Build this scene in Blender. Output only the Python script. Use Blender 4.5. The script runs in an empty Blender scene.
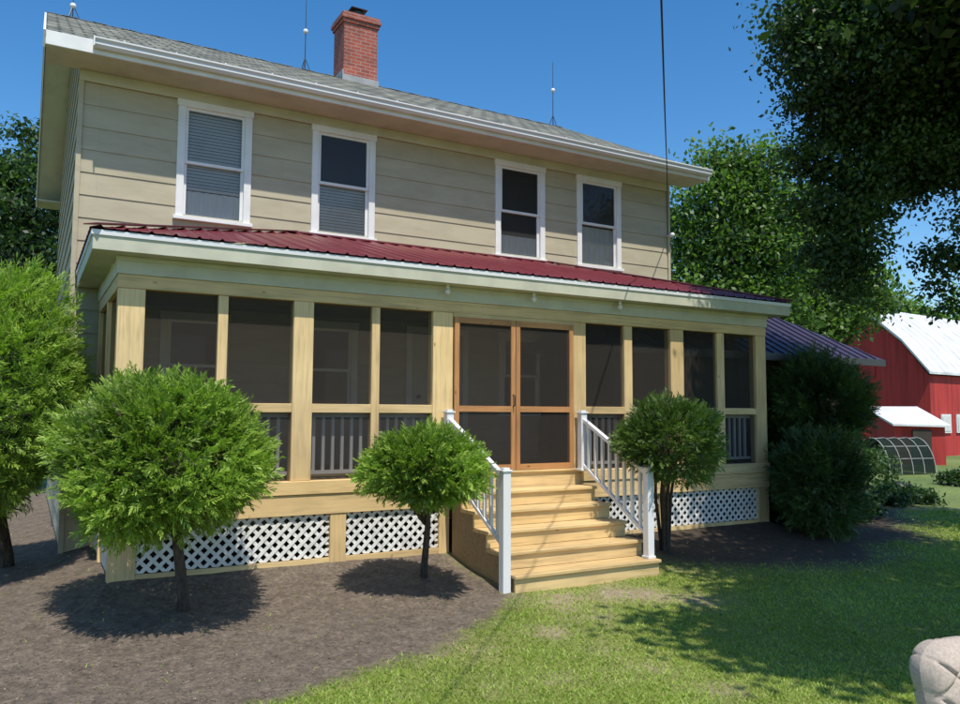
import bpy, math, random
import numpy as np
from mathutils import Matrix, Vector
random.seed(7); RNG=np.random.default_rng(7)
S=bpy.context.scene; COL=S.collection
R=math.radians
# ------------------------------------------------------------------ camera
CX,CY,H=-.758,-8.742,1.7; F=789.36; YAW=29.778; PIT=4.418
cam=bpy.data.objects.new('camera',bpy.data.cameras.new('camera')); COL.objects.link(cam); S.camera=cam
cam.data.sensor_width=36; cam.data.lens=F/960*36; cam.data.clip_end=1500; cam.data.clip_start=.05
RM=Matrix.Rotation(R(-YAW),3,'Z')@Matrix.Rotation(R(90+PIT),3,'X')@Matrix.Rotation(R(.275),3,'Z')
cam.matrix_world=Matrix.Translation((CX,CY,H))@RM.to_4x4()
CP=Vector((CX,CY,H))
FW=Vector((math.sin(R(YAW)),math.cos(R(YAW)),0)); RT=Vector((math.cos(R(YAW)),-math.sin(R(YAW)),0))
L=9.56; BY=2.55+8.27
def gh(x,y):
    dx=np.maximum(np.maximum(0-x,x-L),0); dy=np.maximum(np.maximum(0-y,y-BY),0)
    return -.33*(1-np.exp(-np.hypot(dx,dy)/1.45))
def ray(px,py): return RM@Vector(((px-480)/F,(352-py)/F,-1))
def ground(px,py):
    r=ray(px,py); z=-.2
    for _ in range(25):
        p=CP+r*((z-H)/r.z); z=.5*z+.5*float(gh(p.x,p.y))
    return CP+r*((z-H)/r.z)
def atd(px,py,d):
    r=ray(px,py); return CP+r*(d/r.dot(FW))
def ony(px,py,y):
    r=ray(px,py); return CP+r*((y-CY)/r.y)
def cw(r,d,z=0): 
    p=CP+RT*r+FW*d; p.z=z; return p
# ------------------------------------------------------------------ world + sun
w=bpy.data.worlds.new('World'); S.world=w; w.use_nodes=True
nt=w.node_tree; sky=nt.nodes.new('ShaderNodeTexSky'); sky.sky_type='NISHITA'; sky.sun_disc=False
SUNEL=62; sh=Vector((.13,.99,0)).normalized()
sky.sun_elevation=R(SUNEL); sky.sun_rotation=math.atan2(-sh.x,-sh.y); sky.air_density=1.0; sky.dust_density=.4; sky.ozone_density=1.8
bg=nt.nodes['Background']; hs=nt.nodes.new('ShaderNodeHueSaturation'); hs.inputs['Saturation'].default_value=1.36; hs.inputs['Value'].default_value=1.3
nt.links.new(sky.outputs[0],hs.inputs['Color']); nt.links.new(hs.outputs[0],bg.inputs[0]); bg.inputs[1].default_value=.132
sl=bpy.data.lights.new('sun','SUN'); sl.energy=5.0; sl.angle=R(.53); sl.color=(1,.94,.83)
so=bpy.data.objects.new('sun',sl); COL.objects.link(so); so.location=(0,-10,30)
sd=Vector((-sh.x*math.cos(R(SUNEL)),-sh.y*math.cos(R(SUNEL)),math.sin(R(SUNEL))))
so.rotation_euler=sd.to_track_quat('Z','Y').to_euler()
S.view_settings.view_transform='Standard'; S.view_settings.look='None'; S.view_settings.exposure=0
# ------------------------------------------------------------------ materials
def newmat(n):
    m=bpy.data.materials.new(n); m.use_nodes=True; t=m.node_tree; b=t.nodes['Principled BSDF']; return m,t,b
def N(t,k,**kw):
    n=t.nodes.new(k)
    for a,v in kw.items(): setattr(n,a,v)
    return n
def coords(t,scale=(1,1,1),kind='Object'):
    c=N(t,'ShaderNodeTexCoord'); m=N(t,'ShaderNodeMapping'); m.inputs['Scale'].default_value=scale
    t.links.new(c.outputs[kind],m.inputs[0]); return m.outputs[0]
def noise(t,vec,scale,detail=4,rough=.55):
    n=N(t,'ShaderNodeTexNoise'); n.inputs['Scale'].default_value=scale; n.inputs['Detail'].default_value=detail; n.inputs['Roughness'].default_value=rough
    t.links.new(vec,n.inputs['Vector']); return n.outputs['Fac']
def ramp(t,fac,stops):
    r=N(t,'ShaderNodeValToRGB'); e=r.color_ramp.elements
    while len(e)<len(stops): e.new(.5)
    for i,(p,c) in enumerate(stops): e[i].position=p; e[i].color=(*c,1)
    t.links.new(fac,r.inputs[0]); return r.outputs[0]
def mul(t,a,b,f=1.0,mode='MULTIPLY'):
    m=N(t,'ShaderNodeMixRGB',blend_type=mode); m.inputs[0].default_value=f
    t.links.new(a,m.inputs[1]); t.links.new(b,m.inputs[2]); return m.outputs[0]
def bump(t,b,h,s=.3,d=.01):
    n=N(t,'ShaderNodeBump'); n.inputs['Strength'].default_value=s; n.inputs['Distance'].default_value=d
    t.links.new(h,n.inputs['Height']); t.links.new(n.outputs[0],b.inputs['Normal'])
def sc(c,k): return tuple(x*k for x in c)
def painted(n,c,rough=.5,var=.12,dirt=3.0,stretch=(1,1,1)):
    m,t,b=newmat(n); v=coords(t,stretch); f=noise(t,v,dirt,5,.6)
    t.links.new(ramp(t,f,[(.3,sc(c,1-var*1.6)),(.55,c),(.8,sc(c,1+var*.5))]),b.inputs['Base Color'])
    b.inputs['Roughness'].default_value=rough; bump(t,b,noise(t,v,60,3),.15,.004); return m
def wood(n,c,axis,var=.25,knot=True):
    m,t,b=newmat(n); s=[14,14,14]; s[axis]=.8
    oi=N(t,'ShaderNodeObjectInfo'); f=noise(t,coords(t,tuple(s)),2.2,6,.6); f2=noise(t,coords(t),1.3,3)
    base=ramp(t,f,[(.25,sc(c,1-var*1.5)),(.5,c),(.75,(min(1,c[0]*(1+var*.5)),c[1]*(1+var*.4),c[2]*(1+var*.3)))])
    col=mul(t,base,ramp(t,f2,[(.3,(.80,.77,.72)),(.7,(1.05,1.03,1))]))
    col=mul(t,col,ramp(t,oi.outputs['Random'],[(0,(.84,.81,.76)),(.5,(1,1,1)),(1,(1.08,1.05,.98))]))
    if knot:
        vo=N(t,'ShaderNodeTexVoronoi'); ks=[3.3,3.3,3.3]; ks[axis]=1.6; t.links.new(coords(t,tuple(ks)),vo.inputs['Vector']); vo.inputs['Scale'].default_value=1.6
        col=mul(t,col,ramp(t,vo.outputs['Distance'],[(.03,(.35,.22,.12)),(.09,(1,1,1))]),.8)
    t.links.new(col,b.inputs['Base Color']); b.inputs['Roughness'].default_value=.6; bump(t,b,f,.2,.004); return m
M={}
LUM=(.76,.57,.30)
M['lum_v']=wood('treated_lumber_upright',LUM,2); M['lum_h']=wood('treated_lumber_board',LUM,0)
M['step']=wood('stair_lumber',(.70,.52,.265),0,.28); M['stepside']=wood('stair_side_lumber',(.34,.23,.125),0,.3)
M['door']=wood('cedar_door_rail',(.50,.25,.10),0); M['doorv']=wood('cedar_door_stile',(.50,.25,.10),2)
M['cream']=painted('cream_green_trim',(.52,.51,.40),.55,.1); M['white']=painted('white_paint',(.76,.76,.75),.45,.07)
M['vinyl']=painted('white_vinyl',(.74,.74,.75),.35,.03); M['gut']=painted('white_gutter',(.70,.70,.71),.3,.08,2,(.3,1,1))
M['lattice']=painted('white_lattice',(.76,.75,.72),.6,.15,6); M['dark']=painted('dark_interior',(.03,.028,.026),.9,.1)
M['ceil']=painted('porch_ceiling',(.30,.29,.24),.7,.1); M['deck']=wood('porch_deck',(.26,.20,.12),0)
M['iron']=painted('dark_metal',(.04,.04,.045),.4,.1); M['cable']=painted('black_cable',(.012,.012,.012),.5,.05)
M['alu']=painted('galvanised_metal',(.35,.35,.34),.35,.2)
# siding
m,t,b=newmat('olive_siding')
v=coords(t); sx=N(t,'ShaderNodeSeparateXYZ'); t.links.new(v,sx.inputs[0]); ad=N(t,'ShaderNodeMath',operation='ADD'); t.links.new(sx.outputs[0],ad.inputs[0]); t.links.new(sx.outputs[1],ad.inputs[1])
cx_=N(t,'ShaderNodeCombineXYZ'); t.links.new(ad.outputs[0],cx_.inputs[0]); t.links.new(sx.outputs[2],cx_.inputs[1])
br=N(t,'ShaderNodeTexBrick'); t.links.new(cx_.outputs[0],br.inputs['Vector']); br.inputs['Scale'].default_value=1; br.inputs['Brick Width'].default_value=2.44; br.inputs['Row Height'].default_value=.30; br.inputs['Mortar Size'].default_value=.0015; br.offset=.37
br.inputs['Color1'].default_value=(.47,.42,.30,1); br.inputs['Color2'].default_value=(.445,.40,.285,1); br.inputs['Mortar'].default_value=(.34,.31,.225,1)
f=noise(t,coords(t,(.6,.6,2.2)),2.5,6,.65)
t.links.new(mul(t,br.outputs['Color'],ramp(t,f,[(.3,(.84,.83,.81)),(.6,(1,1,1)),(.85,(1.06,1.06,1.04))])),b.inputs['Base Color']); b.inputs['Roughness'].default_value=.75
bump(t,b,noise(t,coords(t,(5,5,1)),14,4),.12,.004); M['siding']=m
# shingles
m,t,b=newmat('weathered_shingles')
br=N(t,'ShaderNodeTexBrick'); t.links.new(coords(t),br.inputs['Vector']); br.inputs['Scale'].default_value=1; br.inputs['Brick Width'].default_value=.3; br.inputs['Row Height'].default_value=.26; br.inputs['Mortar Size'].default_value=.02
br.inputs['Color1'].default_value=(.25,.25,.21,1); br.inputs['Color2'].default_value=(.13,.14,.12,1); br.inputs['Mortar'].default_value=(.04,.04,.038,1)
t.links.new(mul(t,br.outputs['Color'],ramp(t,noise(t,coords(t,(1,.4,1)),4,6,.7),[(.3,(.35,.37,.33)),(.5,(.8,.8,.74)),(.7,(1.3,1.3,1.2))])),b.inputs['Base Color']); b.inputs['Roughness'].default_value=.9
bump(t,b,br.outputs['Fac'],.9,.03); M['shingle']=m
# brick
def brickmat(n,c1,c2,mo,bw=.21,rh=.075):
    m,t,b=newmat(n); v=coords(t); sx=N(t,'ShaderNodeSeparateXYZ'); t.links.new(v,sx.inputs[0]); ad=N(t,'ShaderNodeMath',operation='ADD'); t.links.new(sx.outputs[0],ad.inputs[0]); t.links.new(sx.outputs[1],ad.inputs[1])
    cc=N(t,'ShaderNodeCombineXYZ'); t.links.new(ad.outputs[0],cc.inputs[0]); t.links.new(sx.outputs[2],cc.inputs[1])
    br=N(t,'ShaderNodeTexBrick'); t.links.new(cc.outputs[0],br.inputs['Vector']); br.inputs['Scale'].default_value=1; br.inputs['Brick Width'].default_value=bw; br.inputs['Row Height'].default_value=rh; br.inputs['Mortar Size'].default_value=.009
    br.inputs['Color1'].default_value=(*c1,1); br.inputs['Color2'].default_value=(*c2,1); br.inputs['Mortar'].default_value=(*mo,1)
    t.links.new(mul(t,br.outputs['Color'],ramp(t,noise(t,v,4,5),[(.3,(.7,.7,.7)),(.7,(1.15,1.1,1.1))])),b.inputs['Base Color']); b.inputs['Roughness'].default_value=.85; bump(t,b,br.outputs['Fac'],-.6,.01); return m
M['brick']=brickmat('red_brick',(.40,.085,.05),(.26,.06,.04),(.30,.22,.19))
def metalroof(n,c,rough=.38,met=.2):
    m,t,b=newmat(n); f=noise(t,coords(t,(1,1,1)),1.1,5,.65)
    t.links.new(ramp(t,f,[(.3,sc(c,.75)),(.6,c),(.85,sc(c,1.25))]),b.inputs['Base Color']); b.inputs['Roughness'].default_value=rough; b.inputs['Metallic'].default_value=met; return m
M['redroof']=metalroof('burgundy_metal_roof',(.21,.04,.05),.34); M['blueroof']=metalroof('dark_purple_blue_metal_roof',(.045,.036,.075),.5,0); M['whiteroof']=metalroof('white_metal_roof',(.72,.72,.74),.5,0)
M['barnred']=painted('barn_red_boards',(.46,.038,.034),.8,.25,1,(4,4,.3))
M['shedwall']=painted('brown_shed_boards',(.05,.04,.03),.8,.2,1,(4,4,.3))
M['blind']=painted('grey_blind',(.66,.66,.65),.7,.08); M['curtain']=painted('pale_curtain',(.80,.80,.79),.8,.08,6,(6,6,.5))
# glass + screens
m,t,b=newmat('window_glass'); t.nodes.remove(b); g=N(t,'ShaderNodeBsdfGlossy'); g.inputs['Roughness'].default_value=.03; g.inputs['Color'].default_value=(.75,.75,.78,1)
tr=N(t,'ShaderNodeBsdfTransparent'); tr.inputs[0].default_value=(.92,.92,.92,1); df=N(t,'ShaderNodeBsdfDiffuse'); df.inputs[0].default_value=(.16,.16,.155,1); m0=N(t,'ShaderNodeMixShader'); m0.inputs[0].default_value=.22; t.links.new(tr.outputs[0],m0.inputs[1]); t.links.new(df.outputs[0],m0.inputs[2])
fr=N(t,'ShaderNodeFresnel'); fr.inputs[0].default_value=1.35
mx=N(t,'ShaderNodeMixShader'); t.links.new(fr.outputs[0],mx.inputs[0]); t.links.new(m0.outputs[0],mx.inputs[1]); t.links.new(g.outputs[0],mx.inputs[2]); t.links.new(mx.outputs[0],t.nodes['Material Output'].inputs[0]); M['glass']=m
def screenmat(n,fac,c):
    m,t,b=newmat(n); t.nodes.remove(b); d=N(t,'ShaderNodeBsdfDiffuse'); tr=N(t,'ShaderNodeBsdfTransparent'); mx=N(t,'ShaderNodeMixShader')
    f=noise(t,coords(t),2.0,4); d.inputs[0].default_value=(*c,1)
    mr=N(t,'ShaderNodeMapRange'); mr.inputs[3].default_value=fac-.06; mr.inputs[4].default_value=fac+.06; t.links.new(f,mr.inputs[0]); t.links.new(mr.outputs[0],mx.inputs[0])
    t.links.new(tr.outputs[0],mx.inputs[1]); t.links.new(d.outputs[0],mx.inputs[2]); t.links.new(mx.outputs[0],t.nodes['Material Output'].inputs[0]); return m
M['screen']=screenmat('insect_screen',.52,(.06,.052,.046)); M['netting']=screenmat('shade_netting',.8,(.02,.032,.027))
def leafmat(n,dark,light,trans=.3,rough=.5):
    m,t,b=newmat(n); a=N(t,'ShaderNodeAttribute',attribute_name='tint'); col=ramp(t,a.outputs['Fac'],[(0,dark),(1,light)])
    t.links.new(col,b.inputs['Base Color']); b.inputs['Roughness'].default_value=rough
    tl=N(t,'ShaderNodeBsdfTranslucent'); t.links.new(mul(t,col,ramp(t,a.outputs['Fac'],[(0,(1.2,1.5,.6)),(1,(1.2,1.5,.6))])),tl.inputs[0])
    mx=N(t,'ShaderNodeMixShader'); mx.inputs[0].default_value=trans; t.links.new(b.outputs[0],mx.inputs[1]); t.links.new(tl.outputs[0],mx.inputs[2]); t.links.new(mx.outputs[0],t.nodes['Material Output'].inputs[0]); return m
M['cedar']=leafmat('bright_cedar_sprays',(.03,.072,.01),(.30,.44,.06),.33)
M['cedar2']=leafmat('deep_cedar_sprays',(.018,.042,.01),(.12,.20,.033),.3)
M['yew']=leafmat('dark_shrub_leaves',(.011,.027,.008),(.06,.11,.022),.2)
M['leaf']=leafmat('tree_leaves',(.03,.07,.015),(.21,.34,.065),.38)
M['leafdark']=leafmat('dark_tree_leaves',(.015,.038,.012),(.085,.16,.04),.33)
M['grassb']=leafmat('grass_blades',(.15,.22,.02),(.40,.50,.10),.33)
M['chip']=leafmat('mulch_chips',(.045,.034,.026),(.30,.24,.18),0,.9)
m,t,b=newmat('bark'); f=noise(t,coords(t,(6,6,1)),5,6,.65); t.links.new(ramp(t,f,[(.3,(.03,.022,.018)),(.7,(.12,.092,.072))]),b.inputs['Base Color']); b.inputs['Roughness'].default_value=.95; bump(t,b,f,.8,.03); M['bark']=m
# lawn / bed
m,t,b=newmat('lawn_and_mulch'); a=N(t,'ShaderNodeAttribute',attribute_name='bed'); a2=N(t,'ShaderNodeAttribute',attribute_name='dry'); a3=N(t,'ShaderNodeAttribute',attribute_name='tree_shade')
v=coords(t); n1=noise(t,v,.9,5,.6); n2=noise(t,v,26,6,.7); n3=noise(t,v,7,5,.65)
gr=mul(t,ramp(t,n1,[(.3,(.15,.20,.035)),(.55,(.22,.26,.055)),(.75,(.29,.29,.09))]),ramp(t,n2,[(.3,(.6,.6,.55)),(.7,(1.25,1.2,1.2))]))
soil=mul(t,ramp(t,n3,[(.25,(.095,.072,.054)),(.5,(.165,.128,.096)),(.75,(.25,.198,.15))]),ramp(t,n2,[(.3,(.40,.40,.40)),(.7,(1.35,1.35,1.35))]))
soil=mul(t,soil,ramp(t,a3.outputs['Fac'],[(0,(1,1,1)),(1,(.38,.34,.30))]))  # tree shade painted into the soil colour of the right bed
dirt=mul(t,ramp(t,n3,[(.3,(.29,.225,.14)),(.7,(.42,.34,.215))]),ramp(t,n2,[(.3,(.7,.7,.7)),(.7,(1.2,1.2,1.2))]))
mx=N(t,'ShaderNodeMixRGB'); t.links.new(a2.outputs['Fac'],mx.inputs[0]); t.links.new(gr,mx.inputs[1]); t.links.new(dirt,mx.inputs[2])
mx2=N(t,'ShaderNodeMixRGB'); t.links.new(a.outputs['Fac'],mx2.inputs[0]); t.links.new(mx.outputs[0],mx2.inputs[1]); t.links.new(soil,mx2.inputs[2])
t.links.new(mx2.outputs[0],b.inputs['Base Color']); b.inputs['Roughness'].default_value=.95; bump(t,b,n2,.9,.03); M['lawn']=m
m,t,b=newmat('far_grass'); v=coords(t); t.links.new(mul(t,ramp(t,noise(t,v,.2,6,.6),[(.3,(.09,.14,.03)),(.7,(.18,.23,.06))]),ramp(t,noise(t,v,9,5,.7),[(.3,(.6,.6,.6)),(.7,(1.25,1.25,1.2))])),b.inputs['Base Color']); b.inputs['Roughness'].default_value=.95; M['far']=m
# ------------------------------------------------------------------ builders
WL={}
def link(name,me,mat,parent,wl):
    o=bpy.data.objects.new(name,me); COL.objects.link(o)
    if mat: me.materials.append(mat)
    if parent is not None:
        o.parent=parent; WL[o]=WL[parent]
    else:
        o.location=wl; WL[o]=Vector(wl)
    return o
def tag(o,label=None,cat=None,group=None,kind=None):
    if label:o['label']=label
    if cat:o['category']=cat
    if group:o['group']=group
    if kind:o['kind']=kind
    return o
def thing(name,label,cat,loc,group=None):
    o=bpy.data.objects.new(name,None); COL.objects.link(o); o.location=loc; o.empty_display_size=.2; WL[o]=Vector(loc)
    return tag(o,label,cat,group)
class MB:
    def __init__(s): s.v=[];s.f=[]
    def box(s,x0,x1,y0,y1,z0,z1):
        n=len(s.v); s.v+=[(x,y,z) for z in (z0,z1) for y in (y0,y1) for x in (x0,x1)]
        s.f+=[tuple(n+i for i in q) for q in ((0,2,3,1),(4,5,7,6),(0,1,5,4),(2,6,7,3),(0,4,6,2),(1,3,7,5))]; return s
    def hull8(s,a,b):
        n=len(s.v); s.v+=[tuple(p) for p in a]+[tuple(p) for p in b]
        s.f+=[(n+3,n+2,n+1,n),(n+4,n+5,n+6,n+7)]+[(n+i,n+(i+1)%4,n+4+(i+1)%4,n+4+i) for i in range(4)]; return s
    def poly(s,pts):
        n=len(s.v); s.v+=[tuple(p) for p in pts]; s.f.append(tuple(range(n,n+len(pts)))); return s
    def beam(s,p,q,w,h,up=(0,0,1)):
        p=Vector(p);q=Vector(q);d=(q-p).normalized();u=Vector(up);sd=d.cross(u).normalized();u=sd.cross(d)
        a=[p+sd*i*w/2+u*j*h/2 for i,j in ((-1,-1),(1,-1),(1,1),(-1,1))]; b=[x+(q-p) for x in a]; return s.hull8(a,b)
    def tube(s,pts,rad,n=8,cap=True):
        pts=[Vector(p) for p in pts]; base=len(s.v)
        if not hasattr(rad,'__len__'): rad=[rad]*len(pts)
        for i,p in enumerate(pts):
            d=(pts[min(i+1,len(pts)-1)]-pts[max(i-1,0)]).normalized(); a=d.cross(Vector((.31,.9,.12)) if abs(d.y)<.9 else Vector((1,0,0))).normalized(); b_=d.cross(a)
            for k in range(n):
                t_=2*math.pi*k/n; s.v.append(tuple(p+(a*math.cos(t_)+b_*math.sin(t_))*rad[i]))
        for i in range(len(pts)-1):
            for k in range(n): s.f.append((base+i*n+k,base+i*n+(k+1)%n,base+(i+1)*n+(k+1)%n,base+(i+1)*n+k))
        if cap: s.f.append(tuple(base+k for k in reversed(range(n)))); s.f.append(tuple(base+(len(pts)-1)*n+k for k in range(n)))
        return s
    def ball(s,c,r,n=8,sz=1):
        c=Vector(c); pts=[];rr=[]
        for i in range(n+1):
            a=math.pi*i/n; pts.append(c+Vector((0,0,-math.cos(a)*r*sz))); rr.append(max(.001,math.sin(a)*r))
        return s.tube(pts,rr,10)
    def build(s,name,mat,parent=None,loc=None,bev=0,smooth=False,**tg):
        wl=WL[parent] if parent is not None else Vector(loc if loc is not None else (0,0,0))
        me=bpy.data.meshes.new(name); me.from_pydata([(x-wl.x,y-wl.y,z-wl.z) for x,y,z in s.v],[],s.f); me.update()
        if smooth: me.polygons.foreach_set('use_smooth',[True]*len(me.polygons))
        o=link(name,me,mat,parent,wl)
        if bev: b=o.modifiers.new('bevel','BEVEL'); b.width=bev; b.segments=1; b.limit_method='ANGLE'
        return tag(o,**tg)
def each(boxes,name,mat,parent,bev=0):
    for bx in boxes: MB().box(*bx).build(name,mat,parent,bev=bev)
def npmesh(name,V,nv,tint,mat,parent=None,loc=(0,0,0)):
    wl=np.array(WL[parent] if parent is not None else loc); V=(V-wl).astype(np.float32); k=len(V)//nv
    me=bpy.data.meshes.new(name); me.vertices.add(len(V)); me.vertices.foreach_set('co',V.ravel())
    me.loops.add(len(V)); me.loops.foreach_set('vertex_index',np.arange(len(V),dtype=np.int32))
    me.polygons.add(k); me.polygons.foreach_set('loop_start',np.arange(0,len(V),nv,dtype=np.int32))
    me.update(calc_edges=True)
    a=me.attributes.new('tint','FLOAT','FACE'); a.data.foreach_set('value',tint.astype(np.float32))
    return link(name,me,mat,parent,Vector(loc))
def unit(a): return a/np.maximum(np.linalg.norm(a,axis=-1,keepdims=True),1e-9)
def kites(c,a,s,l,wd):
    l=l[:,None];wd=wd[:,None]; return np.stack([c,c+a*l*.45+s*wd*.5,c+a*l,c+a*l*.45-s*wd*.5],1).reshape(-1,3)
def sprays(o,a,L,tint,nb=11,wb=.02):
    n=len(o); rnd=unit(RNG.normal(size=(n,3))); s=unit(np.cross(a,rnd)); nr=np.cross(a,s)
    Vs=[];Ts=[]
    for j in range(nb):
        t_=.05+.95*j/nb; sg=1 if j%2 else -1
        bd=unit(a*(.75+.5*t_)+s*sg*(.75-.5*t_)+RNG.normal(size=(n,3))*.18-np.array([0,0,.14*t_])); c=o+a*(L*t_)[:,None]
        sd=unit(np.cross(bd,nr)+RNG.normal(size=(n,3))*.25); Vs.append(kites(c,bd,sd,L*(.5-.28*t_)*RNG.uniform(.8,1.2,n),np.full(n,wb)*RNG.uniform(.7,1.3,n))); Ts.append(np.clip(tint+.3*(t_-.4)+RNG.normal(size=n)*.08,0,1))
    return np.concatenate(Vs),np.concatenate(Ts)
def lobes(dirs,seed,k=14,amp=.16):
    g=np.random.default_rng(seed); ld=unit(g.normal(size=(k,3))); la=g.uniform(-.6,1,k)*amp; w_=g.uniform(8,30,k)
    return np.clip(1+(la*np.exp((dirs@ld.T-1)*w_)).sum(1),.6,1.35)
def cedar(name,label,base,cen,rad,mat,n=2600,L=.2,seed=1,stems=1,trunk_r=.05,group=None,wb=.015,low=-.85,amp=.36,cat='shrub'):
    T=thing(name,label,cat,base,group); cen=np.array(cen);rad=np.array(rad)
    g=np.random.default_rng(seed)
    d=unit(g.normal(size=(n,3))); d=d[d[:,2]>low]; r=np.where(g.random(len(d))<.72,g.uniform(.8,1.0,len(d)),g.uniform(.45,.85,len(d)))
    lb=lobes(d,seed,44,amp)*(1-.08*np.clip(d[:,2],0,1)*np.abs(np.sin(5*np.arctan2(d[:,1],d[:,0])+seed))); o=cen+d*rad*(r*lb)[:,None]*.9
    a=unit(d*np.array([1,1,.8])+np.array([0,0,.30])+g.normal(size=(len(d),3))*.52)
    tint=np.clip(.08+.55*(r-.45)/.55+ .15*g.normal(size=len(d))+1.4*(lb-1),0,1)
    V,Tn=sprays(o,a,L*g.uniform(.6,1.5,len(d)),tint,wb=wb)
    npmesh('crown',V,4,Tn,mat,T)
    b=MB(); B=Vector(base); C=Vector(cen)
    for k in range(stems):
        off=Vector((random.uniform(-1,1),random.uniform(-1,1),0))*(.12 if stems>1 else 0); q=C+off*2.2; q.z=C.z
        mid=(B+q)/2+Vector((random.uniform(-.05,.05),random.uniform(-.05,.05),0)); b.tube([B+off*.6-Vector((0,0,.08)),B+off*.8+Vector((0,0,.1)),mid,q],[trunk_r*1.25,trunk_r,trunk_r*.8,trunk_r*.5],9)
    for k in range(18):
        an=random.uniform(0,6.28); e=C+Vector((math.cos(an)*rad[0]*.75,math.sin(an)*rad[1]*.75,random.uniform(-.6,.7)*rad[2])); st=B.lerp(C,random.uniform(.5,.95))
        b.tube([st,(st+e)/2+Vector((0,0,-.04)),e],[trunk_r*.4,trunk_r*.28,.006],6)
    b.build('trunk',M['bark'],T,smooth=True); return T
def leafcloud(blobs,n,size,g,clump=.35,per=26):
    vol=np.array([bl[3]*bl[4]*bl[5] for bl in blobs])**.67; vol/=vol.sum(); Vs=[];Ts=[]
    for bl,f_ in zip(blobs,vol):
        nc=max(3,int(n*f_/per)); d=unit(g.normal(size=(nc,3))); r=g.random(nc)**.45; bt_=.10*g.normal()
        lb=1+.25*np.sin(d@g.normal(size=3)*5+g.random()*6)+.12*g.normal(size=nc); cc=np.array(bl[:3])+d*np.array(bl[3:6])*(r*lb)[:,None]
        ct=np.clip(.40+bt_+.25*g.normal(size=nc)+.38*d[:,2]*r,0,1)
        m_=nc*per; off=g.normal(size=(m_,3))*clump*np.array([1,1,.45])*.5; off[:,2]-=.3*(off[:,0]**2+off[:,1]**2)/clump; c=np.repeat(cc,per,0)+off
        a=unit(g.normal(size=(m_,3))+np.array([0,0,-.35])); s=unit(np.cross(a,unit(g.normal(size=(m_,3))+np.array([0,0,1.2]))))
        l=size*g.uniform(.7,1.4,m_); Vs.append(kites(c,a,s,l,l*.62)); Ts.append(np.clip(np.repeat(ct,per)+g.normal(size=m_)*.13,0,1))
    return np.concatenate(Vs),np.concatenate(Ts)
def tree(name,label,base,blobs,n,size,mat,tr=.25,seed=3,group=None,clump=.35,cat='tree',per=26,limb=1.0,upper=None):
    T=thing(name,label,cat,base,group); g=np.random.default_rng(seed)
    V,Tn=leafcloud(blobs,n,size,g,clump,per)
    if upper:
        V2,T2=leafcloud(upper,46000,.15,g,.55,per); V=np.concatenate([V,V2]); Tn=np.concatenate([Tn,T2])
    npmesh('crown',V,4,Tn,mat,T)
    B=Vector(base); zs=[b_[2] for b_ in blobs]; top=Vector(np.mean([b_[:3] for b_ in blobs],0)); 
    if limb<1: top=B.lerp(top,.15)
    b=MB(); ctr=Vector((top.x,top.y,max(zs)*.8)); pts=[B-Vector((0,0,.1)),B+Vector((0,0,.25)),B.lerp(ctr,.35)+Vector((tr*.4,-tr*.3,0)),B.lerp(ctr,.7),ctr]
    b.tube(pts,[tr*1.5,tr*1.05,tr*.8,tr*.5,tr*.15],10)
    for bl in blobs+(upper or []):
        if limb<1 and (bl[3]<.75 or bl[2]<4.6): continue
        e=Vector(bl[:3]); st=B.lerp(ctr,min(.85,max(.25,(e.z-B.z)/(ctr.z-B.z)*.6)) if limb==1 else .9); mid=(st+e)/2+Vector((0,0,-.05*(e-st).length if limb==1 else 1.3)); b.tube([st,mid,e],[tr*.38*limb,tr*.24*limb,tr*.07*limb],7)
        for k in range(3):
            q=e+Vector((g.normal()*bl[3]*.55,g.normal()*bl[4]*.55,g.normal()*bl[5]*.5)); b.tube([mid.lerp(e,.8),q],[tr*.1*limb,tr*.03*limb],5)
    b.build('trunk',M['bark'],T,smooth=True); return T
# ------------------------------------------------------------------ dimensions
ZH=2.96; ZS=1.80; ZK=.93; ZB=.55; ZE=3.49; OV=.25; A=.32; D=2.55
XL,XR=-A,L+A; GX0,GX1=-.75,10.36; GY=D-.66; GZ=6.33; RZ=8.7; RY=D+4.13
house=thing('farmhouse','two storey olive sided farmhouse with screened front porch and burgundy metal porch roof','house',(0,0,0))
LAP=.011
def siding_wall(x0,x1,z0,z1,y,holes):
    b=MB(); row=.30; zb=[z0]; k=math.floor(z0/row)+1
    while k*row<z1-.001: zb.append(k*row);k+=1
    zb.append(z1); zz=sorted(set([round(z,4) for z in zb]+[round(h[i],4) for h in holes for i in (2,3) if z0<h[i]<z1])); xx=sorted(set([x0,x1]+[h[i] for h in holes for i in (0,1)]))
    yo=lambda z,up: y-.012-LAP*(1-((z/row-(1e-6 if up else -1e-6))%1.0))
    for i in range(len(zz)-1):
        for j in range(len(xx)-1):
            mz,mx_=(zz[i]+zz[i+1])/2,(xx[j]+xx[j+1])/2
            if any(h[0]<mx_<h[1] and h[2]<mz<h[3] for h in holes): continue
            a,c=yo(zz[i],False),yo(zz[i+1],True)
            b.poly([(xx[j],a,zz[i]),(xx[j+1],a,zz[i]),(xx[j+1],c,zz[i+1]),(xx[j],c,zz[i+1])])
            if abs((zz[i]/row)-round(zz[i]/row))<1e-3: b.poly([(xx[j],y-.012,zz[i]),(xx[j+1],y-.012,zz[i]),(xx[j+1],y-.012-LAP,zz[i]),(xx[j],y-.012-LAP,zz[i])])
    return b
WW=1.009; WT,WB=6.01,4.318; wx=[.881,2.78,5.971,7.682]; CS=.10
holes=[(x+CS-.02,x+WW-CS+.02,WB+CS-.02,WT-CS+.02) for x in wx]
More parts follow.
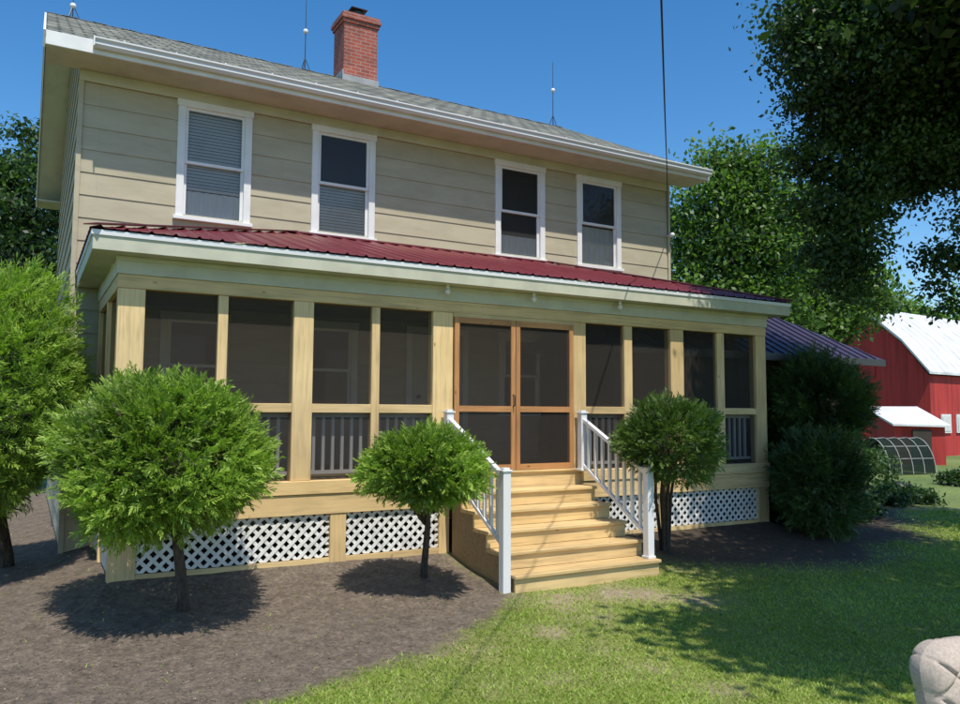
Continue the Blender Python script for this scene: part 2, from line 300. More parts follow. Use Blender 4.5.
low=[(.75,1.65),(2.65,3.55),(6.05,6.95),(7.75,8.65)]; holes+=[(a+.08,c-.08,1.73,2.97) for a,c in low]
bw=siding_wall(XL,XR,-.3,6.17,D,holes)
for side,x in ((-1,XL),(1,XR)):
    z=-.3
    while z<RZ-.25:
        z1=min(z+.3,RZ-.25)
        def ye(zz):
            k=max(0,(zz-6.17)/(RZ-.15-6.17)); return D+k*(RY-D),BY-.66-k*(BY-.66-RY)
        a0,a1=ye(z); c0,c1=ye(z1); xo=x+side*.018
        b_=[(xo,a0,z),(xo,a1,z),(x,c1,z1),(x,c0,z1)]; bw.poly(b_ if side<0 else b_[::-1]); bw.poly([(x,a0,z),(xo,a0,z),(xo,a1,z),(x,a1,z)]); z+=.3
bw.poly([(XR,BY-.66,-.3),(XL,BY-.66,-.3),(XL,BY-.66,6.17),(XR,BY-.66,6.17)])
bw.build('wall',M['siding'],house)
each([(XL-.03,XL+.03,D-.045,D-.028,-.2,6.15),(XR-.03,XR+.03,D-.045,D-.028,3.6,6.15)],'corner_board',M['siding'],house)
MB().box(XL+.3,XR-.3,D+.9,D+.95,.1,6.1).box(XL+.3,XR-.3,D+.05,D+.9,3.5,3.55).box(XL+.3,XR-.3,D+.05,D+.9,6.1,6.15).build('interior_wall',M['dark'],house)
rb=MB(); th=.09
for (y0,z0,y1,z1) in ((GY+.04,GZ,RY,RZ),(BY,GZ,RY,RZ)):
    rb.hull8([(GX0,y0,z0-th),(GX1,y0,z0-th),(GX1,y1,z1-th),(GX0,y1,z1-th)],[(GX0,y0,z0),(GX1,y0,z0),(GX1,y1,z1),(GX0,y1,z1)])
roof=rb.build('roof',M['shingle'],house)
b=MB(); sl0=(RZ-GZ)/(RY-GY)
for i in range(46):
    x=GX0+i*(GX1-GX0)/46; h_=.008+.008*(i%2)
    b.poly([(x,RY-.15,RZ-.15*sl0+h_),(x+.24,RY-.15,RZ-.15*sl0+h_),(x+.24,RY,RZ+h_),(x,RY,RZ+h_)]).poly([(x,RY,RZ+h_),(x+.24,RY,RZ+h_),(x+.24,RY+.15,RZ-.15*sl0+h_),(x,RY+.15,RZ-.15*sl0+h_)])
b.build('ridge_cap',M['shingle'],roof)
MB().box(GX0,GX1,GY+.02,GY+.055,GZ-.19,GZ-.012).build('fascia',M['white'],house,bev=.004)
each([(GX0+.01,GX1-.01,GY+.058,D-.03,GZ-.185,GZ-.155),(GX0+.01,GX1-.01,BY-.66,BY-.05,GZ-.185,GZ-.155)],'soffit',M['cream'],house)
MB().box(XL-.02,XR+.02,D-.06,D-.031,GZ-.33,GZ-.187).build('frieze_board',M['cream'],house,bev=.004)
for x,s in ((GX0,-1),(GX1,1)):
    b=MB()
    for (y0,z0,y1,z1) in ((GY+.03,GZ-.05,RY,RZ-.05),(BY,GZ-.05,RY,RZ-.05)): b.beam((x+s*.015,y0,z0-.07),(x+s*.015,y1,z1-.07),.028,.2)
    b.build('barge_board',M['white'],house)
for x0,x1 in ((GX0+.01,XL),(XR,GX1-.01)):
    b=MB()
    for (y0,y1) in ((GY+.06,RY),(BY-.02,RY)): b.hull8([(x0,y0,GZ-.20),(x1,y0,GZ-.20),(x1,y1,RZ-.2),(x0,y1,RZ-.2)],[(x0,y0,GZ-.17),(x1,y0,GZ-.17),(x1,y1,RZ-.17),(x0,y1,RZ-.17)])
    b.build('rake_soffit',M['cream'],house)
prof=[(GY+.015,-.02),(GY+.015,-.125),(GY-.045,-.13),(GY-.075,-.095),(GY-.075,-.06),(GY-.10,-.03),(GY-.10,-.012),(GY-.088,-.012),(GY-.088,-.028),(GY-.06,-.055),(GY-.06,-.09),(GY-.04,-.115),(GY,-.112),(GY,-.02)]
b=MB(); n=len(prof); gx=[-.22,GX1-.02]
for x in gx: b.v+=[(x,y,GZ+z) for y,z in prof]
for i in range(n): b.f.append((i,(i+1)%n,n+(i+1)%n,n+i))
g_=b.build('gutter',M['gut'],house)
k=.1
while k<GX1-.1: MB().box(k,k+.02,GY-.1,GY+.1,GZ-.014,GZ+.004).build('gutter_strap',M['white'],g_); k+=.62
MB().box(-.235,-.22,GY-.102,GY+.012,GZ-.13,GZ-.01).build('end_cap',M['white'],g_)
# chimney
c0=ony(343.5,70,RY-.32); cxx=c0.x; ch=MB(); cy0=RY-.32; cwid=.74; cdep=.62; ctop=RZ+1.30
ch.box(cxx,cxx+cwid,cy0,cy0+cdep,RZ-.6,ctop-.22)
for i,(e,h) in enumerate(((.03,.075),(.06,.075),(.035,.07))): ch.box(cxx-e,cxx+cwid+e,cy0-e,cy0+cdep+e,ctop-.22+i*.075,ctop-.22+i*.075+h)
chim=ch.build('chimney',M['brick'],house)
MB().box(cxx+.12,cxx+.6,cy0+.1,cy0+.5,ctop+.005,ctop+.06).tube([(cxx+.38,cy0+.3,ctop+.06),(cxx+.38,cy0+.3,ctop+.18)],.13,14).box(cxx+.2,cxx+.56,cy0+.12,cy0+.48,ctop+.2,ctop+.22).build('flue_cap',M['iron'],chim,bev=.004)
MB().box(cxx-.03,cxx+cwid+.03,cy0-.03,cy0+.0,RZ-.32,RZ-.05).box(cxx-.03,cxx-.002,cy0-.02,RY+.1,RZ-.2,RZ+.05).build('flashing',M['alu'],chim)
for (px,py,top) in ((72,30,-4),(305,62,0),(553,118,62)):
    p=ony(px,py,RY); q=ony(px,top,RY); b=MB().tube([(p.x,RY,RZ-.02),(p.x,RY,q.z)],[.012,.006],6)
    for k in range(3): a=k*2.09; b.tube([(p.x+.12*math.cos(a),RY+.12*math.sin(a),RZ-.03),(p.x,RY,RZ+.25)],.008,5)
    r_=b.build('lightning_rod',M['iron'],house); MB().ball((p.x,RY,RZ+(q.z-RZ)*.55),.055,8).build('glass_ball',M['vinyl'],r_,smooth=True)
def window(x,z0,z1,W,y,blind=None,cs=CS):
    b=MB(); yf=y-.05
    b.box(x,x+cs,yf,y+.05,z0+.05,z1-cs).box(x+W-cs,x+W,yf,y+.05,z0+.05,z1-cs).box(x-.015,x+W+.015,yf-.008,y+.05,z1-cs,z1).box(x-.03,x+W+.03,yf-.035,y+.05,z0,z0+.05)
    wdw=b.build('window',M['white'],house,bev=.004)
    xi0,xi1,zi0,zi1=x+cs,x+W-cs,z0+.05,z1-cs; mid=(zi0+zi1)/2
    for nm,a,c,yy in (('upper_sash',mid-.02,zi1,y-.01),('lower_sash',zi0,mid+.02,y+.02)):
        s=MB(); f_=.04; s.box(xi0,xi0+f_,yy-.012,yy+.015,a,c).box(xi1-f_,xi1,yy-.012,yy+.015,a,c).box(xi0+f_,xi1-f_,yy-.012,yy+.015,a,a+f_).box(xi0+f_,xi1-f_,yy-.012,yy+.015,c-f_,c)
        s.build(nm,M['white'],wdw)
        MB().poly([(xi0+f_,yy+.002,a+f_),(xi1-f_,yy+.002,a+f_),(xi1-f_,yy+.002,c-f_),(xi0+f_,yy+.002,c-f_)]).build('pane',M['glass'],wdw)
    if blind:
        for kind,a,c in blind:
            a=zi0+a*(zi1-zi0); c=zi0+c*(zi1-zi0); s=MB(); z=a
            if kind=='slat':
                while z<c: s.poly([(xi0,y+.045,z),(xi1,y+.045,z),(xi1,y+.055,z+.042),(xi0,y+.055,z+.042)]); z+=.046
                s.build('blind',M['blind'],wdw)
            else:
                xs=np.linspace(xi0,xi1,40)
                for i in range(39): ya=y+.055+.01*math.sin(i*1.1);yb=y+.055+.01*math.sin((i+1)*1.1); s.poly([(xs[i],ya,a),(xs[i+1],yb,a),(xs[i+1],yb,c),(xs[i],ya,c)])
                s.build('curtain',M['curtain'],wdw)
    return wdw
bl=[[('slat',.26,1),('curtain',0,.25)],[('slat',0,.5)],[('curtain',0,.24)],[('curtain',0,.47)]]
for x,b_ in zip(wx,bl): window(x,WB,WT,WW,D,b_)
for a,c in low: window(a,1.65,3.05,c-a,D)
b=MB().box(4.35,4.45,D-.06,D-.028,.95,3.05).box(5.35,5.45,D-.06,D-.028,.95,3.05).box(4.45,5.35,D-.06,D-.028,2.95,3.05); ed=b.build('entry_door',M['white'],house)
MB().box(4.46,5.34,D-.045,D-.028,.95,2.94).build('door_panel',M['cream'],ed); MB().ball((4.56,D-.07,1.95),.035).build('handle',M['iron'],ed)
# ---- porch
MB().box(0.02,L-.02,.1,D-.03,ZK-.06,ZK-.005).build('porch_floor',M['deck'],house)
MB().box(.05,L-.05,.1,D-.03,3.12,3.15).build('porch_ceiling',M['ceil'],house)
def xf(px,z=2.3): 
    py=352+61-(z-1.7)*75; return ony(px,py,0).x
posts=[(121,143),(293,313),(433,453),(573,586),(671,684),(756,767)]; mull=[(217,227),(372,380),(625,633),(718,725)]
px_=[[xf(a),xf(c)] for a,c in posts]; px_[0][0]=0; px_[-1][1]=L; mu=[(xf(a),xf(c)) for a,c in mull]
for i,(a,c) in enumerate(px_):
    MB().box(a,c,0,.14,-.1 if i in(0,5) else ZK+.002,ZH-.002).build('post',M['lum_v'],house,bev=.005)
for a,c in mu: MB().box(a,c,.01,.1,ZK+.002,ZH-.002).build('mullion',M['lum_v'],house,bev=.004)
for x0,x1 in ((.0,.09),(L-.09,L)):
    for y0 in (1.22,2.38): MB().box(x0,x1,y0,y0+.1,0,ZH-.002).build('post',M['lum_v'],house,bev=.004)
MB().box(-.006,L+.006,-.006,.14,ZH,3.10).box(-.004,.1,.142,D-.03,ZH,3.10).box(L-.1,L+.004,.142,D-.03,ZH,3.10).build('header_beam',M['lum_h'],house,bev=.004)
FB=3.285
MB().box(-.02,L+.02,-.02,.14,3.102,FB).box(-.02,.1,.142,D-.03,3.102,FB).box(L-.1,L+.02,.142,D-.03,3.102,FB).box(-.035,L+.035,-.035,-.022,FB-.05,FB).build('porch_frieze',M['cream'],house,bev=.004)
e=OV
MB().box(-e,L+e,-e,-.0355,FB,FB+.025).box(-e,-.021,-.0355,D-.03,FB,FB+.025).box(L+.021,L+e,-.0355,D-.03,FB,FB+.025).build('porch_soffit',M['cream'],house)
MB().box(-e-.02,L+e+.02,-e-.02,-e,FB-.005,3.46).box(-e-.02,-e,-e+.002,D-.03,FB-.005,3.46).box(L+e,L+e+.02,-e+.002,D-.03,FB-.005,3.46).build('porch_fascia',M['cream'],house,bev=.004)
MB().box(-e-.035,L+e+.035,-e-.035,-e-.021,3.425,3.475).box(-e-.035,-e-.021,-e-.02,D-.03,3.425,3.475).box(L+e+.021,L+e+.035,-e-.02,D-.03,3.425,3.475).build('drip_edge',M['gut'],house)
def rib(u): 
    k=u%.23
    return .026*max(0,1-abs(k-.03)/.024)+ .008*max(0,1-abs(k-.145)/.02)
eo=e+.05; run=D+eo-.03; zt=4.315; sl_=(zt-ZE)/run
b=MB(); xs=np.arange(-eo,L+eo+.001,.0115)
pr=None
for x in xs:
    dd=min(x+eo,L+eo-x,run); cur=(len(b.v),len(b.v)+1); b.v+=[(x,-eo,ZE+rib(x)),(x,-eo+dd,ZE+dd*sl_+rib(x)+.0005)]
    if pr: b.f.append((pr[0],cur[0],cur[1],pr[1]))
    pr=cur
for side in (0,1):
    pr=None
    for y in np.arange(-eo,D-.03,.0115):
        dd=y+eo; X0=-eo if side==0 else L+eo; sg=1 if side==0 else -1; cur=(len(b.v),len(b.v)+1); b.v+=[(X0,y,ZE+rib(y)),(X0+sg*dd,y,ZE+dd*sl_+rib(y))]
        if pr: b.f.append((pr[0],pr[1],cur[1],cur[0]) if side==0 else (pr[0],cur[0],cur[1],pr[1]))
        pr=cur
pr_=b.build('porch_roof',M['redroof'],house)
for s0,s1 in (((-eo,-eo),(-eo+run,D-.03)),((L+eo,-eo),(L+eo-run,D-.03))):
    MB().beam((s0[0],s0[1],ZE+.03),(s1[0],s1[1],zt+.03),.16,.012).build('hip_flashing',M['redroof'],pr_)
MB().box(-eo+run-.1,L+eo-run+.1,D-.12,D-.03,zt-.005,zt+.018).build('top_flashing',M['redroof'],pr_)
# rails + skirt
bays=[(px_[0][1],mu[0][0]),(mu[0][1],px_[1][0]),(px_[1][1],mu[1][0]),(mu[1][1],px_[2][0]),(px_[3][1],mu[2][0]),(mu[2][1],px_[4][0]),(px_[4][1],mu[3][0]),(mu[3][1],px_[5][0])]
for a,c in bays:
    MB().box(a,c,.012,.098,ZS-.105,ZS-.005).build('middle_rail',M['lum_h'],house,bev=.004)
    for z0,z1 in ((ZK+.004,ZS-.107),(ZS-.003,ZH-.002)):
        MB().poly([(a,.055,z0),(c,.055,z0),(c,.055,z1),(a,.055,z1)]).build('screen',M['screen'],house)
for X in (.045,L-.045):
    for y0,y1 in ((.142,1.218),(1.322,2.378)):
        MB().box(X-.04,X+.04,y0,y1,ZS-.105,ZS-.005).build('middle_rail',M['lum_h'],house)
        MB().poly([(X,y0,ZK),(X,y1,ZK),(X,y1,ZH),(X,y0,ZH)]).build('screen',M['screen'],house)
sx0,sx1,sy,sz0=3.83,5.84,-1.52,-.215
each([(-.02,sx0-.005,-.03,.14,ZK-.15,ZK),(sx1+.005,L+.02,-.03,.14,ZK-.15,ZK),(-.012,.1,.142,D-.03,ZK-.15,ZK),(L-.1,L+.012,.142,D-.03,ZK-.15,ZK)],'deck_rim',M['lum_h'],house,.005)
each([(-.01,sx0-.005,-.012,.1,ZB,ZK-.153),(sx1+.005,L+.01,-.012,.1,ZB,ZK-.153),(-.008,.1,.102,D-.03,ZB,ZK-.153),(L-.1,L+.008,.102,D-.03,ZB,ZK-.153)],'skirt_board',M['lum_h'],house,.004)
MB().box(sx0,sx1,.002,.14,ZB,ZK-.002).build('deck_rim',M['lum_h'],house)
MB().box(sx0-.01,sx1+.01,-.03,.14,ZK+.0,ZK+.03).build('threshold',M['step'],house,bev=.005)
x330,x346=ony(330,535,0).x,ony(346,535,0).x
lp=[(.17,x330-.01),(x346+.01,sx0-.16),(sx1+.16,7.25),(7.4,L-.17)]
for x0,x1 in ((x330,x346),(sx0-.15,sx0-.01),(sx1+.01,sx1+.15),(7.26,7.39)): MB().box(x0,x1,.0,.12,-.1,ZB-.002).build('support_post',M['lum_v'],house,bev=.004)
def lattice(x0,x1,z0,z1,y,side=None):
    b=MB(); sp=.125; hh=z1-z0
    for k,sg in ((0,1),(1,-1)):
        yy=y+k*.008; c=-hh-sp
        while c<(x1-x0)+sp:
            xa=c; xb=c+hh
            if sg<0: xa,xb=xb,xa
            t0,t1=0,1; dx=xb-xa
            for lim,hi in ((0,False),(x1-x0,True)):
                tt=(lim-xa)/dx
                if (dx>0)==hi: t1=min(t1,tt)
                else: t0=max(t0,tt)
            if t1-t0>.03:
                P=(x0+xa+dx*t0,z0+hh*t0); Q=(x0+xa+dx*t1,z0+hh*t1); w_=.027
                b.hull8([(P[0]-w_,yy,P[1]),(P[0]+w_,yy,P[1]),(Q[0]+w_,yy,Q[1]),(Q[0]-w_,yy,Q[1])],[(P[0]-w_,yy+.006,P[1]),(P[0]+w_,yy+.006,P[1]),(Q[0]+w_,yy+.006,Q[1]),(Q[0]-w_,yy+.006,Q[1])])
            c+=sp
    if side is not None: b.v=[(side+(v[1]-y),v[0],v[2]) for v in b.v]
    return b
for a,c in lp:
    lt=lattice(a,c,.06,ZB-.002,.03).build('lattice_panel',M['lattice'],house)
    MB().box(a-.01,c+.01,.012,.05,-.1,.055).build('bottom_rail',M['lum_h'],lt)
lattice(.12,D-.1,.0,ZB-.002,0,.04).build('lattice_panel',M['lattice'],house); lattice(.12,D-.1,.0,ZB-.002,0,L-.06).build('lattice_panel',M['lattice'],house)
for (a,c) in ((px_[0][1],px_[1][0]),(px_[1][1],px_[2][0]),(px_[3][1],px_[4][0]),(px_[4][1],px_[5][0])):
    rl=MB().box(a,c,.15,.2,ZK+.06,ZK+.1).box(a,c,.145,.205,ZS-.16,ZS-.11).build('inner_railing',M['vinyl'],house)
    x=a+.06
    while x<c-.03: MB().box(x,x+.035,.158,.192,ZK+.1,ZS-.16).build('baluster',M['vinyl'],rl); x+=.115
# screen doors
xd=[xf(453),xf(511.5),xf(518),xf(573)]; xm=(xd[1]+xd[2])/2
for a,c,hs_ in ((xd[0]+.012,xm-.004,1),(xm+.004,xd[3]-.012,-1)):
    st=.066; z0,z1=ZK+.035,ZH-.05
    dr=MB().box(a,a+st,-.03,.01,z0,z1).box(c-st,c,-.03,.01,z0,z1).build('screen_door',M['doorv'],house,bev=.004)
    each([(a+st,c-st,-.028,.008,z0,z0+.075),(a+st,c-st,-.028,.008,ZS-.085,ZS-.01),(a+st,c-st,-.028,.008,z1-.075,z1)],'cross_rail',M['door'],dr)
    for q0,q1 in ((z0+.075,ZS-.085),(ZS-.01,z1-.075)): MB().poly([(a+st,-.01,q0),(c-st,-.01,q0),(c-st,-.01,q1),(a+st,-.01,q1)]).build('screen',M['screen'],dr)
    if hs_>0: MB().tube([(c-.04,-.032,ZS-.02),(c-.04,-.075,ZS),(c-.04,-.075,ZS+.12),(c-.04,-.032,ZS+.14)],.009,6).build('handle',M['iron'],dr)
MB().box(xd[0],xd[3],-.012,.1,ZH-.048,ZH-.002).build('door_head',M['lum_h'],house)
for px in (447,533,619):
    x=ony(px,285,-.1).x; b=MB().tube([(x,-.12,FB),(x,-.12,FB-.05)],.022,8).build('eave_light',M['vinyl'],house); MB().ball((x,-.12,FB-.085),.038,8).build('bulb',M['vinyl'],b,smooth=True)
# stairs
nr=6; rs=(ZK-sz0)/nr; rn=-sy/(nr-1)
stairs=MB().box(sx0+.05,sx1-.05,-.05,-.01,sz0,ZK-.2).build('stairs',M['stepside'],house)
for x0,x1 in ((sx0+.0,sx0+.04),(sx0+.98,sx0+1.02),(sx1-.04,sx1)):
    b=MB()
    for i in range(nr-1): b.box(x0,x1,sy+i*rn+.03,sy+(i+1)*rn+(.0295 if i<nr-2 else -.055),sz0-.15,sz0+(i+1)*rs-.04)
    b.build('stringer',M['stepside'],stairs)
for i in range(nr-1):
    y=sy+i*rn; z=sz0+(i+1)*rs; xa=sx0-.02; xb=sx1+.02
    MB().box(xa,xb,y-.025,y+.136,z-.038,z).box(xa,xb,y+.144,y+rn+(.005 if i<nr-2 else -.032),z-.038,z).build('tread',M['step'],stairs,bev=.006)
    MB().box(sx0-.005,sx1+.005,y+.008,y+.028,z-rs+.003 if i else z-rs-.1,z-.04).build('riser',M['step'],stairs)
def railing(x,ylo,zlot,yhi,zhi,zhit,base):
    rl=MB().beam((x,ylo,zlot-.1),(x,yhi,zhit-.1),.06,.05).beam((x,ylo,zlot-.84),(x,yhi,zhit-.70),.045,.045).build('stair_railing',M['vinyl'],house,bev=.005)
    for yy,a,c in ((ylo,base,zlot),(yhi,zhi,zhit)): 
        MB().box(x-.048,x+.048,yy-.048,yy+.048,a,c-.03).box(x-.062,x+.062,yy-.062,yy+.062,c-.03,c-.01).box(x-.04,x+.04,yy-.04,yy+.04,c-.01,c+.012).box(x-.06,x+.06,yy-.06,yy+.06,a,a+.03).build('newel_post',M['vinyl'],rl,bev=.004)
    n=9
    for k in range(1,n):
        f_=k/n; yy=ylo+(yhi-ylo)*f_; zt_=zlot+(zhit-zlot)*f_; zb_=zlot-.82+(zhit-zlot+.12)*f_
        MB().box(x-.018,x+.018,yy-.018,yy+.018,zb_,zt_-.12).build('baluster',M['vinyl'],rl)
railing(5.79,-1.40,1.07,-.1,ZK,1.73,sz0+rs)
railing(3.75,-1.42,1.10,-.1,ZK,1.73,-.24)
# ------------------------------------------------------------------ power cable
at=ony(668,236,D-.05); c1=atd(667,168,12.2); c2=atd(660,0,4.6)
b=MB(); pts=[(at.x,at.y,at.z),(c1.x,c1.y,c1.z)]
c1=Vector(c1);c2=Vector(c2); far=c1+(c2-c1)*2.6; far.z=c2.z+1.0
for k in range(1,25): 
    t_=k/24; p=(1-t_)**2*c1+2*t_*(1-t_)*(c2+(c2-c1)*.1+Vector((0,0,-.2)))+t_*t_*far; pts.append(tuple(p))
cb=b.tube(pts,.0085,6).build('power_cable',M['cable'],None,loc=at); tag(cb,'black overhead power cable running down to the right end of the house wall','cable')
MB().tube([tuple(at),(at.x,at.y-.1,at.z+.02)],.03,8).ball((at.x,at.y-.12,at.z),.045).build('insulator',M['vinyl'],cb)
# ------------------------------------------------------------------ ground
def g2(px,py): p=ground(px,py); return (p.x,p.y)
bedL=[(-14,14),(-14,-9),g2(150,760),g2(262,704),g2(330,684),g2(425,655),g2(492,622),g2(510,592),(3.8,-1.5),(3.8,.3),(3.3,14)]
bedR=[(5.8,.4),(5.85,-1.2),g2(658,558),g2(700,566),g2(790,572),g2(880,562),g2(925,540),g2(905,505),(15,4),(9,4)]
def sdist(P,poly):
    P=np.asarray(P); n=len(poly); ins=np.zeros(len(P),bool); dm=np.full(len(P),1e9)
    for i in range(n):
        a=np.array(poly[i][:2],float);b=np.array(poly[(i+1)%n][:2],float); ab=b-a; t_=np.clip(((P-a)@ab)/(ab@ab),0,1); dm=np.minimum(dm,np.linalg.norm(P-(a+t_[:,None]*ab),axis=1))
        c=((a[1]>P[:,1])!=(b[1]>P[:,1])); xi=(b[0]-a[0])*(P[:,1]-a[1])/(b[1]-a[1]+1e-12)+a[0]; ins^=c&(P[:,0]<xi)
    return np.where(ins,dm,-dm)
def wob(P,s=1.0):
    x,y=P[:,0]*s,P[:,1]*s; return (np.sin(x*2.3+1.1*np.sin(y*1.7))+np.sin(y*3.1+x*1.3+2)+.6*np.sin(x*6.1-y*4.7)+.5*np.sin(x*11+y*13)+.35*np.sin(23*x-17*y)+.3*np.sin(31*y+19*x))/3.5
def bedmask(P):
    return np.maximum(np.clip((sdist(P,bedL)+.16*wob(P))/.3+.5,0,1),np.clip((sdist(P,bedR)+.3*wob(P))/1.0+.5,0,1))
drys=[(g2(560,600),.36,.85),(g2(625,592),.45,.9),(g2(545,632),.22,.75),(g2(595,615),.3,.6),(g2(650,665),.18,.5),(g2(725,690),.2,.75),(g2(480,650),.3,.6),(g2(600,650),.22,.45),(g2(505,690),.22,.45),(g2(700,600),.35,.45),(g2(560,680),.2,.4)]
def drymask(P):
    m_=np.zeros(len(P)); wv=wob(P,1.7)
    for (c,r_,s_) in drys: m_+=s_*np.exp(-((P-np.array(c))**2).sum(1)/(r_*r_))
    return np.clip(m_*(1+.9*wv)*.9+.2*np.clip(wv+.1,0,1),0,.92)
x0,x1,y0,y1,st=-7,17,-10,12,.08
xs=np.arange(x0,x1,st);ys=np.arange(y0,y1,st); GXX,GYY=np.meshgrid(xs,ys); P=np.stack([GXX.ravel(),GYY.ravel()],1)
bm_=bedmask(P);dm_=drymask(P); tshade=np.clip((sdist(P,bedR)+.3*wob(P))/.8+.5,0,1)  # last mask: right bed, where soil is painted darker as tree shade
def gz(P): 
    ed=np.clip(np.minimum.reduce([P[:,0]-x0,x1-P[:,0],P[:,1]-y0,y1-P[:,1]])/1.5,0,1); return gh(P[:,0],P[:,1])+ed*(.018*wob(P,.5)+.008*wob(P,2.1))*.8
Z=gz(P); me=bpy.data.meshes.new('lawn'); nx,ny=len(xs),len(ys)
idx=np.arange(nx*ny).reshape(ny,nx); q=np.stack([idx[:-1,:-1],idx[:-1,1:],idx[1:,1:],idx[1:,:-1]],-1).reshape(-1,4)
me.vertices.add(nx*ny); me.vertices.foreach_set('co',np.stack([P[:,0],P[:,1],Z],1).astype(np.float32).ravel()); me.loops.add(q.size); me.loops.foreach_set('vertex_index',q.ravel().astype(np.int32)); me.polygons.add(len(q)); me.polygons.foreach_set('loop_start',np.arange(0,q.size,4,dtype=np.int32)); me.polygons.foreach_set('use_smooth',np.ones(len(q),bool)); me.update(calc_edges=True)
for nm,ar in (('bed',bm_),('dry',dm_),('tree_shade',tshade)): a=me.attributes.new(nm,'FLOAT','POINT'); a.data.foreach_set('value',ar.astype(np.float32))
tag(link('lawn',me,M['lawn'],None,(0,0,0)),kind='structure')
MB().poly([(-500,-500,-.365),(500,-500,-.365),(500,500,-.365),(-500,500,-.365)]).build('ground',M['far'],None,kind='structure')
def scatter(n,d0,d1,g,pw=1.0,rmax=.72):
    d=d0+(d1-d0)*g.random(n)**pw; r=g.uniform(-rmax,rmax,n)*d; return np.stack([CX+RT.x*r+FW.x*d,CY+RT.y*r+FW.y*d],1),d
g=np.random.default_rng(5)
P,d=scatter(380000,4.2,17,g,1.7); keep=(g.random(len(P))>np.clip(bedmask(P)*1.1+drymask(P)*.95,0,.995))&~((P[:,0]>sx0-.1)&(P[:,0]<sx1+.1)&(P[:,1]>sy))&(P[:,0]>x0)&(P[:,0]<x1)&(P[:,1]<y1)
P=P[keep];d=d[keep];n=len(P); h=g.uniform(.010,.028,n)*(1+.03*d); wd=.0030+.0006*d; an=g.uniform(0,6.28,n); le=g.normal(size=(n,2))*.85*h[:,None]
b0=np.stack([P[:,0],P[:,1],gz(P)-.003],1); sdv=np.stack([np.cos(an),np.sin(an),np.zeros(n)],1)*wd[:,None]; tp=b0+np.stack([le[:,0],le[:,1],h],1)
V=np.stack([b0-sdv,b0+sdv,tp],1).reshape(-1,3); tn=np.clip(.5+.24*g.normal(size=n)+.35*wob(P,.8),0,1)
tag(npmesh('grass',V,3,tn,M['grassb']),kind='stuff')
P,d=scatter(90000,4.2,12,g,1.4); keep=(g.random(len(P))<bedmask(P)*.95+drymask(P)*.12+.006)&(P[:,1]<-.05)&(sdist(P,bedR)<.2); P=P[keep];n=len(P)
c=np.stack([P[:,0],P[:,1],gz(P)+g.uniform(.0,.008,n)],1); a=unit(np.stack([g.normal(size=n),g.normal(size=n),g.normal(size=n)*.35],1)); s=unit(np.cross(a,unit(g.normal(size=(n,3))*.35+np.array([0,0,1])))); l=g.uniform(.006,.022,n); l=np.where(g.random(n)<.02,l*3,l)
tag(npmesh('mulch',kites(c,a,s,l,np.minimum(l*.5,.011)),4,np.clip(.25+.3*np.abs(g.normal(size=n))+.2*wob(P),0,1),M['chip']),kind='stuff')
# ------------------------------------------------------------------ shrubs
def shrub(label,tp,cp,rad,d,**k):
    B=ground(*tp) if tp else None; C=atd(*cp,d)
    if B is None: B=Vector((C.x,C.y,float(gh(C.x,C.y))))
    return cedar('clipped_cedar_shrub',label,tuple(B),tuple(C),rad,**k)
shrub('large round bright green cedar shrub on a trunk in the mulch before the porch corner',(183,610),(165,455),(.93,.86,.72),7.15,mat=M['cedar'],n=7600,L=.14,seed=51,trunk_r=.055,low=-1,amp=.32)
shrub('small round green cedar shrub on a thin trunk just left of the stairs',(424,577),(424,466),(.62,.57,.39),8.2,mat=M['cedar'],n=3800,L=.125,seed=12,trunk_r=.04,low=-1,amp=.3)
shrub('round dark green shrub on several stems right of the white stair railing',(664,549),(665,440),(.60,.56,.50),9.9,mat=M['cedar2'],n=3200,L=.13,seed=33,stems=6,trunk_r=.026,amp=.35,low=-.95)
shrub('tall wide cedar bush cut off by the left edge of the photo',(6,566),(-26,402),(1.22,1.1,1.50),8.7,mat=M['cedar'],n=9500,L=.17,seed=14,trunk_r=.08,low=-1)
shrub('upper dark round shrub beyond the right porch corner, before the blue roof',None,(824,404),(.74,.7,.72),13.3,mat=M['yew'],n=3600,L=.23,seed=65,stems=5,trunk_r=.04,amp=.8)
shrub('low dark shrub right of the porch corner, in front of the taller dark one',None,(822,480),(.66,.6,.66),12.2,mat=M['yew'],n=3200,L=.2,seed=76,stems=5,trunk_r=.035,amp=.8,low=-1)
shrub('dark upright shrub standing against the right porch corner post',None,(786,440),(.36,.36,1.0),13.4,mat=M['yew'],n=2200,L=.18,seed=17,stems=2,trunk_r=.03,amp=.7)
for i,(px,py,d,r_,z_,lab) in enumerate([(858,516,12.6,.55,.4,'low leafy plant under the dark shrubs, left of the hoop tunnel'),(912,502,14,.5,.22,'low leafy plant directly before the black hoop tunnel'),(958,484,17,.6,.3,'low leafy plant at the right photo edge behind the lawn'),(795,526,12.6,.55,.35,'low leafy plant on the dark soil beside the porch corner'),(868,494,15,.65,1.0,'leafy bush between the dark shrubs and the hoop tunnel'),(890,505,15,.5,.35,'small leafy plant left of the dark tub')]):
    C=ground(px,py); tree('leafy_plant',lab,tuple(C),[(C.x,C.y,C.z+z_*.7,r_,r_,z_*.75)],2800,.08,M['leafdark'],tr=.03,seed=40+i,clump=.18,cat='plant')
